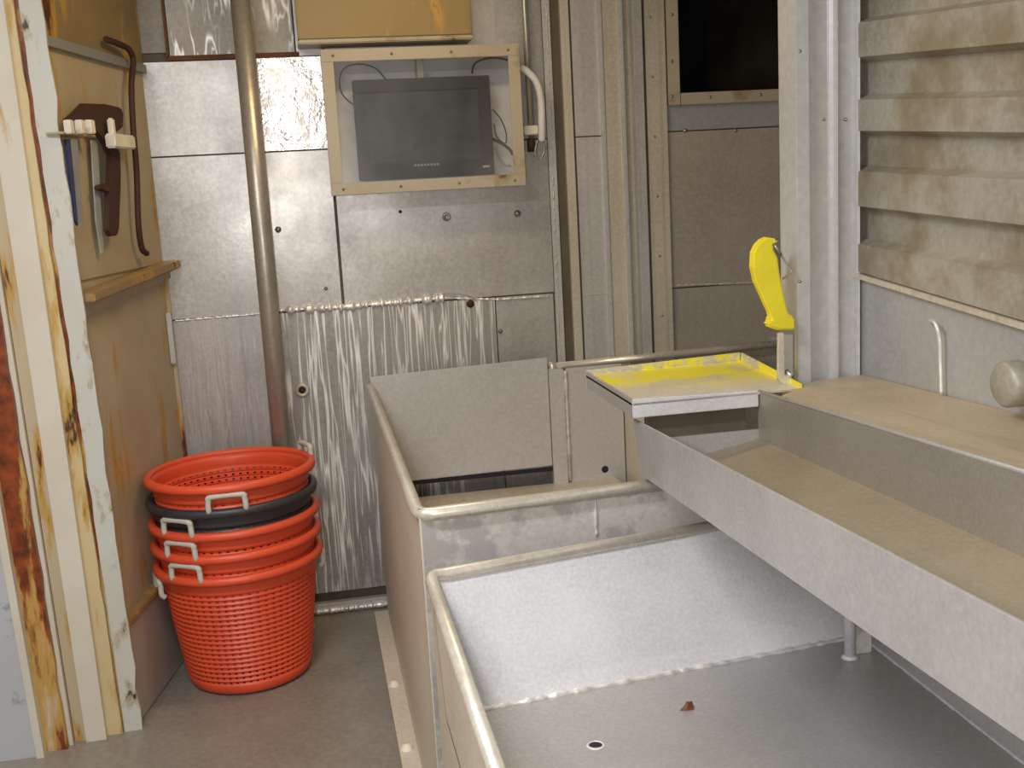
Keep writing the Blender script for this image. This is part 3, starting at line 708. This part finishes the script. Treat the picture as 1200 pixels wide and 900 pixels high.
bm = nb(); prism(bm, [(xl, yb, zl), (xr_, yb, zl), (xr_, yb, ony(868, 413, yb).z), (xl, yb, zbk - 0.004)], (0, 0.005, 0)); obj('back_lip', bm, 'tray_back', tray, bev=0.0015)
bm = nb(); prism(bm, [(xrf, yfr, zl), (xr_, yb, zl), (xr_, yb, ony(868, 413, yb).z), (xrf, yfr, ZT)], (0.005, 0, 0)); obj('side_lip', bm, 'tray_back', tray, bev=0.0015)
bead([(xl + 0.006, yb - 0.002, zf_ + 0.001), (xr_, yb - 0.002, zf_ + 0.001)], 0.003, 'weld_bead', tray, 'tray_back', 0.4)
bm = nb(); box(bm, xl + 0.03, xfr - 0.02, YE + 0.002, YE + 0.006, ztop(YE) - 0.06, zf_ - 0.004); obj('hanger', bm, 'groove', tray)  # plate coloured dark to stand in for the shaded gap under the tray lip

# ------------------------------------------------------------------ yellow-handled knife in its metal sheath
YKn = 2.105
kn = thing('knife', ony(921, 448, YKn), 'yellow-handled knife standing upright in a metal sheath beside the post', 'knife')
hp = [(893, 281), (899, 278), (911, 280), (913, 285), (907, 287), (907, 293), (912, 302), (914, 318), (919, 345), (924, 366), (927, 371), (932, 372), (932, 387), (912, 387), (903, 384), (899, 382), (899, 377), (904, 374), (902, 366), (893, 346), (886, 331), (882, 313), (883, 296), (887, 287)]
bm = nb(); prism(bm, [ony(a, b, YKn - 0.011) for a, b in hp], (0, 0.022, 0)); obj('grip', bm, 'yellow', kn, bev=0.004)
bm = nb(); prism(bm, [ony(a, b, YKn - 0.002) for a, b in ((914, 384), (929, 384), (929, 440), (924, 449), (916, 447))], (0, 0.004, 0)); obj('blade', bm, 'steel', kn)
bm = nb(); tube(bm, [ony(910, 290, YKn), ony(914, 297, YKn), ony(928, 318, YKn - 0.004), ony(917, 327, YKn)], 0.0022, 8); obj('wire_clip', bm, 'steel', kn)
bm = nb(); tube(bm, [ony(907, 286, YKn - 0.006), ony(911, 292, YKn - 0.010), ony(915, 299, YKn - 0.008)], 0.004, 8); obj('clip_swivel', bm, 'bolt', kn)
sh = thing('knife_sheath', ony(921, 450, YKn), 'narrow slotted metal sheath fixed to the post, holding the yellow-handled knife', 'sheath')
bm = nb()
def bar(a, b, y0, y1):
    pass
prism(bm, [ony(x, y, YKn - 0.014) for x, y in ((912, 390), (919, 390), (920, 440), (929, 443), (930, 454), (917, 450), (912, 443))], (0, 0.008, 0))
obj('front_strap', bm, 'rim', sh, bev=0.0015)
bm = nb(); prism(bm, [ony(x, y, YKn + 0.008) for x, y in ((912, 392), (931, 392), (931, 452), (912, 446))], (0, 0.006, 0)); obj('back_strap', bm, 'chute_wall', sh)
bm = nb(); prism(bm, [ony(x, y, YKn - 0.012) for x, y in ((914, 387), (931, 387), (931, 392), (914, 392))], (0, 0.022, 0)); obj('collar', bm, 'bolt', sh)
bm = nb(); lathe(bm, [(0, -0.006), (0.007, -0.005), (0.009, 0.006)], ony(926, 439, YKn - 0.012), 10, 'y'); obj('screw', bm, 'steel', sh)

# bent rod and pipe end on the right wall
a = onx(1094, 378, XW - 0.006)
bm = nb(); tube(bm, spline([onx(1090, 376, XW - 0.003), onx(1096, 379, XW - 0.02), onx(1101, 398, XW - 0.016), onx(1102, 425, XW - 0.014), onx(1103, 462, XW - 0.014)], 6), 0.0036, 10)
tag(obj('bent_rod', bm, 'weld'), 'thin bent metal rod rising from the ledge against the right wall', 'rod')
pc = onx(1215, 447, XW)
bm = nb(); lathe(bm, [(0, -0.062), (0.031, -0.062), (0.037, -0.056), (0.037, -0.031), (0.034, -0.028), (0.034, -0.008), (0.041, -0.005), (0.041, 0.0)], (XW, pc.y, pc.z), 24, 'x')
cap = tag(obj('pipe_end', bm, 'corr'), 'round stained pipe end sticking out of the right wall above the ledge', 'pipe')

# ------------------------------------------------------------------ pole by the wall
pb_ = V(ony(330, 520, 3.395).x, 3.395, 0)
bm = nb(); tube(bm, [pb_ + V(0, 0, 0.012), pb_ + V(0, 0, ZC)], 0.0285, 24)
pole = tag(obj('pipe_pole', bm, 'pole'), 'tall grey steel pipe pole behind the basket stack', 'pole')
bm = nb(); lathe(bm, [(0, 0.014), (0.05, 0.014), (0.055, 0.010), (0.055, 0)], pb_, 24); obj('base_flange', bm, 'pole', pole)

# ------------------------------------------------------------------ baskets
bc = onz(290, 786, 0)
def basket_parts():
    H_ = 0.357; r0, r1 = 0.169, 0.219
    N, Mr = 60, 19; z0_, z1_ = 0.03, 0.307
    rad = lambda z: r0 + (r1 - r0) * (z / H_) ** 0.9
    bm = nb()
    def pt(a, z, dr=0.0):
        r = rad(z) + dr; return bm.verts.new((r * math.cos(a), r * math.sin(a), z))
    da = 2 * PI / N; dz = (z1_ - z0_) / Mr; grid = []
    for j in range(Mr + 1):
        grid.append([pt(da * i, z0_ + dz * j, 0.0028) for i in range(N)])
    for j in range(Mr):
        z = z0_ + dz * j
        lo = [pt(da * (i + u), z + dz * 0.36, -0.0012) for i in range(N) for u in (0, 0.32, 0.68)]
        hi = [pt(da * (i + u), z + dz * 0.66, -0.0012) for i in range(N) for u in (0, 0.32, 0.68)]
        n3 = 3 * N
        for i in range(N):
            bm.faces.new((grid[j][i], grid[j][(i + 1) % N], lo[(3 * i + 3) % n3], lo[3 * i + 2], lo[3 * i + 1], lo[3 * i]))
            bm.faces.new((hi[3 * i], hi[3 * i + 1], hi[3 * i + 2], hi[(3 * i + 3) % n3], grid[j + 1][(i + 1) % N], grid[j + 1][i]))
            for q in (0, 2):
                e = (3 * i + q + 1) % n3
                bm.faces.new((lo[3 * i + q], lo[e], hi[e], hi[3 * i + q]))
    # solid foot, base and top band
    def ring(z, dr=0.0): return [pt(2 * PI * i / N, z, dr) for i in range(N)]
    def strip_(A, B):
        for i in range(N):
            f = bm.faces.new((A[i], A[(i + 1) % N], B[(i + 1) % N], B[i])); f.smooth = True
    b0 = ring(0.0, -0.006); b1 = ring(0.006, 0.0); strip_(b0, b1); strip_(b1, grid[0])
    ctr = ring(0.0, -0.10); strip_(ctr, b0)
    bm.faces.new(ctr[::-1])
    t1 = ring(0.314, 0.001); t2 = ring(0.332, 0.001); t3 = ring(H_ - 0.01, 0.002)
    strip_(grid[-1], t1); strip_(t1, t2); strip_(t2, t3)
    body = bm
    rim = nb()
    R_ = rad(H_) + 0.002
    lathe(rim, [(R_ - 0.004, H_ - 0.014), (R_ + 0.004, H_ - 0.018), (R_ + 0.014, H_ - 0.02), (R_ + 0.017, H_ - 0.010), (R_ + 0.015, H_ - 0.001), (R_ + 0.006, H_ + 0.004), (R_ - 0.003, H_ + 0.002), (R_ - 0.006, H_ - 0.006)], (0, 0, 0), 60, close=True)
    return body, rim, R_, H_
def handle_bm(R_, z0, z1, out, ht=0.046):
    """rope handle about the +X side: two legs and a top bar following the rim"""
    bm = nb(); P = []
    ang = ht / R_
    for s in (-1, 1):
        leg = [(R_ + out * 0.3, s * ang, z0), (R_ + out, s * ang, z0 + 0.01), (R_ + out, s * ang * 0.97, z1 - 0.012), (R_ + out, s * ang * 0.8, z1)]
        P += leg if s < 0 else leg[::-1]
    pts = [V(r * math.cos(a), r * math.sin(a), z) for r, a, z in P]
    tube(bm, spline(pts, 5), 0.0078, 8); return bm
body_bm, rim_bm, RB, HB = basket_parts()
def lm(name, bm, mat, smooth=False):
    bmesh.ops.recalc_face_normals(bm, faces=bm.faces[:])
    me = bpy.data.meshes.new(name); bm.to_mesh(me); bm.free(); me.materials.append(MT[mat]); return me
ME = {'body': lm('basket_body', body_bm, 'orange'), 'rim': lm('basket_rim', rim_bm, 'orange')}
MEb = {k: v.copy() for k, v in ME.items()}
for m_ in MEb.values(): m_.materials[0] = MT['blackp']
HD = lm('basket_handle', handle_bm(RB, HB - 0.072, HB - 0.026, 0.012), 'handle')
HU = lm('basket_handle_up', handle_bm(RB, HB - 0.035, HB + 0.024, 0.010, 0.04), 'handle')
zs_ = [0.0, 0.062, 0.124, 0.187, 0.252]
labs = ['orange fish basket at the bottom of the stack, standing on the deck',
        'orange fish basket second from the bottom of the stack',
        'orange fish basket nested directly under the black basket',
        'black fish basket nested in the stack of orange ones',
        'orange fish basket on top of the stack, its perforated inside showing']
hang = [(15, 'd', 195, 'd'), (-124, 'd', 56, 'd'), (-126, 'd', 54, 'd'), (-127, 'd', 53, 'd'), (-90, 'd', 22, 'u')]
for k in range(5):
    t = thing('fish_basket', (bc.x + 0.013, bc.y + 0.0015 * k, zs_[k] + 0.002), labs[k], 'basket', 'nested fish baskets')
    src = MEb if k == 3 else ME
    for nm in ('body', 'rim'):
        o = bpy.data.objects.new(nm, src[nm]); C.objects.link(o); o.parent = t
        if nm == 'body':
            s = o.modifiers.new('wall', 'SOLIDIFY'); s.thickness = 0.004; s.offset = -1
    for a, kind in (hang[k][:2], hang[k][2:]):
        o = bpy.data.objects.new('handle', HD if kind == 'd' else HU); C.objects.link(o); o.parent = t
        o.rotation_euler = (0, 0, math.radians(a))
    t.rotation_euler = (math.radians(-0.6), math.radians(-0.6), 0)

# ------------------------------------------------------------------ monitor in its wall enclosure
YE0 = 3.425                                   # front of the enclosure
ec = [ony(376, 58, YE0), ony(609, 51, YE0), ony(616, 217, YE0), ony(388, 230, YE0)]
ex0 = (ec[0].x + ec[3].x) / 2; ex1 = (ec[1].x + ec[2].x) / 2; ez1 = (ec[0].z + ec[1].z) / 2; ez0 = (ec[2].z + ec[3].z) / 2
en = thing('monitor_enclosure', ((ex0 + ex1) / 2, YE0, ez0), 'dirty cream metal wall cabinet with a clear front holding the dark monitor', 'cabinet')
fwv = 0.036
YBK = YB - 0.012
for (a, b, c_, d) in ((ex0, ex1, ez0, ez0 + fwv), (ex0, ex1, ez1 - fwv, ez1), (ex0, ex0 + fwv, ez0 + fwv, ez1 - fwv), (ex1 - fwv, ex1, ez0 + fwv, ez1 - fwv)):
    bm = nb(); box(bm, a, b, YE0, YE0 + 0.006, c_, d); obj('frame_bar', bm, 'encl', en, bev=0.0015)
for (a, b, c_, d) in ((ex0 + 0.002, ex1 - 0.002, ez0 + 0.001, ez0 + 0.006), (ex0 + 0.002, ex1 - 0.002, ez1 - 0.006, ez1 - 0.001), (ex0 + 0.002, ex0 + 0.006, ez0 + 0.006, ez1 - 0.006), (ex1 - 0.006, ex1 - 0.002, ez0 + 0.006, ez1 - 0.006)):
    bm = nb(); box(bm, a, b, YE0 + 0.006, YBK, c_, d); obj('cabinet_side', bm, 'encl_in', en)
bm = nb(); box(bm, ex0 + 0.002, ex1 - 0.002, YBK, YBK + 0.005, ez0, ez1); obj('back_plate', bm, 'encl_in', en, label='white back plate')
bm = nb(); box(bm, ex0 + fwv - 0.006, ex1 - fwv + 0.006, YE0 + 0.007, YE0 + 0.010, ez0 + fwv - 0.006, ez1 - fwv + 0.006); obj('clear_front', bm, 'pane', en, label='scratched clear front')
for u in (0.06, 0.35, 0.65, 0.94):
    for zz in (ez0 + fwv / 2, ez1 - fwv / 2):
        bm = nb(); lathe(bm, [(0, -0.003), (0.004, -0.002), (0.005, 0.002)], (ex0 + (ex1 - ex0) * u, YE0, zz), 8, 'y'); obj('screw', bm, 'bolt', en)
# the monitor
YM = 3.462
mp = [ony(413, 94, YM), ony(574, 88, YM), ony(579, 204, YM), ony(421, 212, YM)]
mx0 = (mp[0].x + mp[3].x) / 2; mx1 = (mp[1].x + mp[2].x) / 2; mz1 = (mp[0].z + mp[1].z) / 2; mz0 = (mp[2].z + mp[3].z) / 2
mo = thing('monitor', ((mx0 + mx1) / 2, YM, mz0), 'dark flat monitor, switched off, behind the clear front of the wall cabinet', 'monitor')
bz = 0.038
for (a, b, c_, d) in ((mx0, mx1, mz0, mz0 + 0.05), (mx0, mx1, mz1 - bz, mz1), (mx0, mx0 + bz, mz0 + 0.05, mz1 - bz), (mx1 - bz, mx1, mz0 + 0.05, mz1 - bz)):
    bm = nb(); box(bm, a, b, YM, YM + 0.03, c_, d); obj('bezel', bm, 'mon', mo, bev=0.002)
bm = nb(); box(bm, mx0 + bz, mx1 - bz, YM + 0.006, YM + 0.03, mz0 + 0.05, mz1 - bz); obj('screen', bm, 'screen', mo, label='hazy dark screen')
bm = nb(); box(bm, mx0 + 0.03, mx1 - 0.03, YM + 0.03, YBK, mz0 + 0.04, mz1 - 0.04); obj('back_housing', bm, 'mon', mo)
c = ony(570, 195, YM); bm = nb(); box(bm, c.x - 0.011, c.x + 0.011, YM - 0.001, YM + 0.001, c.z - 0.003, c.z + 0.003); obj('badge', bm, 'silver', mo, label='small silver badge')
c = ony(500, 193, YM); bm = nb()
for k in range(8):
    x = c.x - 0.038 + k * 0.010
    box(bm, x, x + 0.0065, YM - 0.0008, YM + 0.001, c.z - 0.0035, c.z + 0.0035)
obj('maker_print', bm, 'plain_print' if 'plain_print' in MT else 'bolt', mo, label='faint unreadable maker lettering')
c = ony(493, 80, YM); bm = nb(); box(bm, c.x - 0.010, c.x + 0.010, YM + 0.01, YBK, mz1 - 0.004, ez1 - 0.01); obj('hanger', bm, 'bolt', mo, bev=0.002)
def cable(pts, r, mat, label, y, closed=False):
    bm = nb(); tube(bm, spline([ony(p[0], p[1], y - (p[2] if len(p) > 2 else 0)) for p in pts], 8), r, 8)
    return tag(obj('cable', bm, mat), label, 'cable')
cable([(452, 93), (440, 80), (422, 75), (405, 79), (398, 92), (400, 108), (408, 118), (417, 124)], 0.0022, 'cable', 'thin cable looping over the left top corner of the monitor', 3.50)
cable([(553, 86), (556, 75), (568, 69), (583, 68), (597, 71)], 0.003, 'cable', 'cable arching from the right top of the monitor to the cabinet side', 3.48)
cable([(577, 128), (587, 140), (593, 156), (592, 168), (582, 160), (579, 145)], 0.002, 'cable', 'thin looped cable right of the monitor', 3.505)
cable([(577, 163), (588, 168), (598, 176), (601, 182)], 0.005, 'cable', 'thick black lead leaving the right edge of the monitor', 3.50)
cable([(581, 172), (586, 185), (592, 193), (599, 194)], 0.004, 'cable_w', 'grey lead hanging low in the right corner of the cabinet', 3.515)

# conduit and hose right of the enclosure
cp = ony(617, 100, 3.51)
bm = nb(); tube(bm, [(cp.x + 0.008, 3.51, ony(622, 172, 3.51).z), (cp.x + 0.004, 3.51, ZC)], 0.010, 12)
con = tag(obj('conduit', bm, 'pole'), 'thin rust-tinted conduit pipe running up beside the monitor cabinet', 'pipe')
k0 = ony(622, 162, 3.51); k1 = ony(623, 178, 3.51)
bm = nb(); tube(bm, [k0, k1], 0.013, 12); obj('end_fitting', bm, 'rust', con, label='rusty end fitting')
bm = nb(); c = ony(620, 153, 3.51); box(bm, c.x - 0.02, c.x + 0.025, 3.488, YB, c.z - 0.014, c.z + 0.014); obj('clamp', bm, 'whitep', con, bev=0.003, label='white clamp')
bm = nb(); tube(bm, spline([ony(609, 79, 3.47), ony(618, 84, 3.47), ony(629, 97, 3.47), ony(634, 118, 3.47), ony(635, 145, 3.47), ony(635, 165, 3.48)], 8), 0.0115, 12)
hs = tag(obj('hose', bm, 'hose'), 'white hose curving out of the right side of the monitor cabinet', 'hose')
bm = nb(); tube(bm, spline([ony(634, 160, 3.478), ony(638, 176, 3.478), ony(632, 187, 3.478), ony(627, 178, 3.478), ony(630, 164, 3.478)], 8), 0.0028, 8); obj('hose_tie', bm, 'bolt', hs, label='wire tie')

# ochre box above the enclosure
xo0, xo1, zo = ony(348, 30, 3.43).x, ony(553, 30, 3.43).x, ony(450, 49, 3.43).z
ob = thing('overhead_box', ((xo0 + xo1) / 2, 3.48, zo), 'ochre painted metal box on the wall above the monitor cabinet', 'box')
bm = nb(); box(bm, xo0, xo1, 3.43, YB - 0.004, zo + 0.012, 2.26); obj('body', bm, 'box', ob, bev=0.004)
bm = nb(); box(bm, xo0 - 0.002, xo1 + 0.002, 3.426, YB - 0.004, zo, zo + 0.012); obj('bottom_edge', bm, 'encl', ob, bev=0.003)

# ------------------------------------------------------------------ things hanging on the left wall
def lpt(px, py, off): return onl(px, py, off)
bm = nb()
tube(bm, spline([lpt(124, 46, 0.03), lpt(138, 51, 0.035), lpt(151, 58, 0.04), lpt(156, 72, 0.04), lpt(154, 100, 0.04), lpt(156, 150, 0.04), lpt(160, 200, 0.04), lpt(162, 260, 0.035), lpt(166, 290, 0.03), lpt(172, 297, 0.03)], 8), 0.0085, 10)
tag(obj('rusty_cable', bm, 'rust'), 'dark rusty cable running down the left corner of the room', 'cable')
bm = nb(); a, b = lpt(132, 157, 0.05), lpt(160, 176, 0.05)
def lbox(bm, pxa, pya, pxb, pyb, o0, o1):
    A, B = onl(pxa, pya, o1), onl(pxb, pyb, o1); s0, s1 = (A - L0).dot(LD), (B - L0).dot(LD)
    prism(bm, [lp(s0, B.z, o0), lp(s1, B.z, o0), lp(s1, B.z, o1), lp(s0, B.z, o1)], (0, 0, A.z - B.z))
bm = nb(); lbox(bm, 134, 156, 160, 175, 0.048, 0.075); lbox(bm, 152, 160, 159, 172, 0.006, 0.05); lbox(bm, 131, 138, 137, 160, 0.05, 0.065)
tag(obj('plastic_block', bm, 'whitep', bev=0.004), 'white plastic block on the left wall beside the rusty cable', 'block')
rack = thing('tool_rack', lpt(105, 155, 0.03), 'row of cream pegs on the left wall holding knives', 'rack')
bm = nb(); lbox(bm, 74, 154, 113, 161, 0.006, 0.05); obj('bar', bm, 'cream', rack, bev=0.002)
for px in (85, 98, 109.5):
    bm = nb(); lbox(bm, px - 3.4, 140 if px < 110 else 137, px + 3.4, 157, 0.045, 0.062); obj('peg', bm, 'whitep', rack, bev=0.002)
def lplate(name, pts, off, th_, mat, label=None, cat=None, parent=None, bev=0.002):
    bm = nb(); prism(bm, [onl(x, y, off) for x, y in pts], LN * -th_)
    o = obj(name, bm, mat, parent, bev=bev)
    if label: tag(o, label, cat)
    return o
hk = lplate('rusty_iron_tool', [(98, 121), (125, 122), (142, 126), (145, 133), (144, 150), (137, 155), (128, 153), (131, 160), (141, 178), (142, 200), (142, 216), (140, 268), (138, 276), (130, 277), (127, 270), (128, 226), (116, 222), (116, 217), (129, 214), (130, 182), (122, 166), (112, 152), (106, 143), (88, 146), (78, 140), (86, 134)], 0.040, 0.014, 'rust',
            'dark rusty iron hook tool with a hanging shank on the left wall', 'tool', bev=0.003)
sk1 = lplate('steel_knife', [(82.5, 163), (91, 163), (98, 264), (92, 265)], 0.034, 0.004, 'steel', 'bright narrow steel blade hanging from the rack on the left wall', 'knife', bev=0.001)
lplate('edge', [(77.5, 163), (82.5, 163), (92, 265), (88, 258)], 0.034, 0.006, 'bluep', parent=sk1, bev=0.001)['label'] = 'dark navy back edge'
lplate('pale_knife', [(107, 164), (115, 164), (118, 230), (122, 296), (119, 297), (113, 260)], 0.022, 0.004, 'palesteel', 'pale grey tapering blade hanging between the bright blade and the rusty tool', 'knife', bev=0.001)

# ceiling lamps (above the picture) that carry the room's light
for n, p, e, c in LAMPS:
    t = thing('ceiling_lamp', p, ('warm yellow' if n == 'warm' else 'cool white') + ' lamp fixture on the deckhead', 'lamp')
    L_ = 0.92 if n == 'cool' else 0.52
    bm = nb(); box(bm, p[0] - L_ / 2, p[0] + L_ / 2, p[1] - 0.08, p[1] + 0.08, p[2] - 0.015, ZC - 0.001); obj('housing', bm, 'lampb', t, bev=0.004)
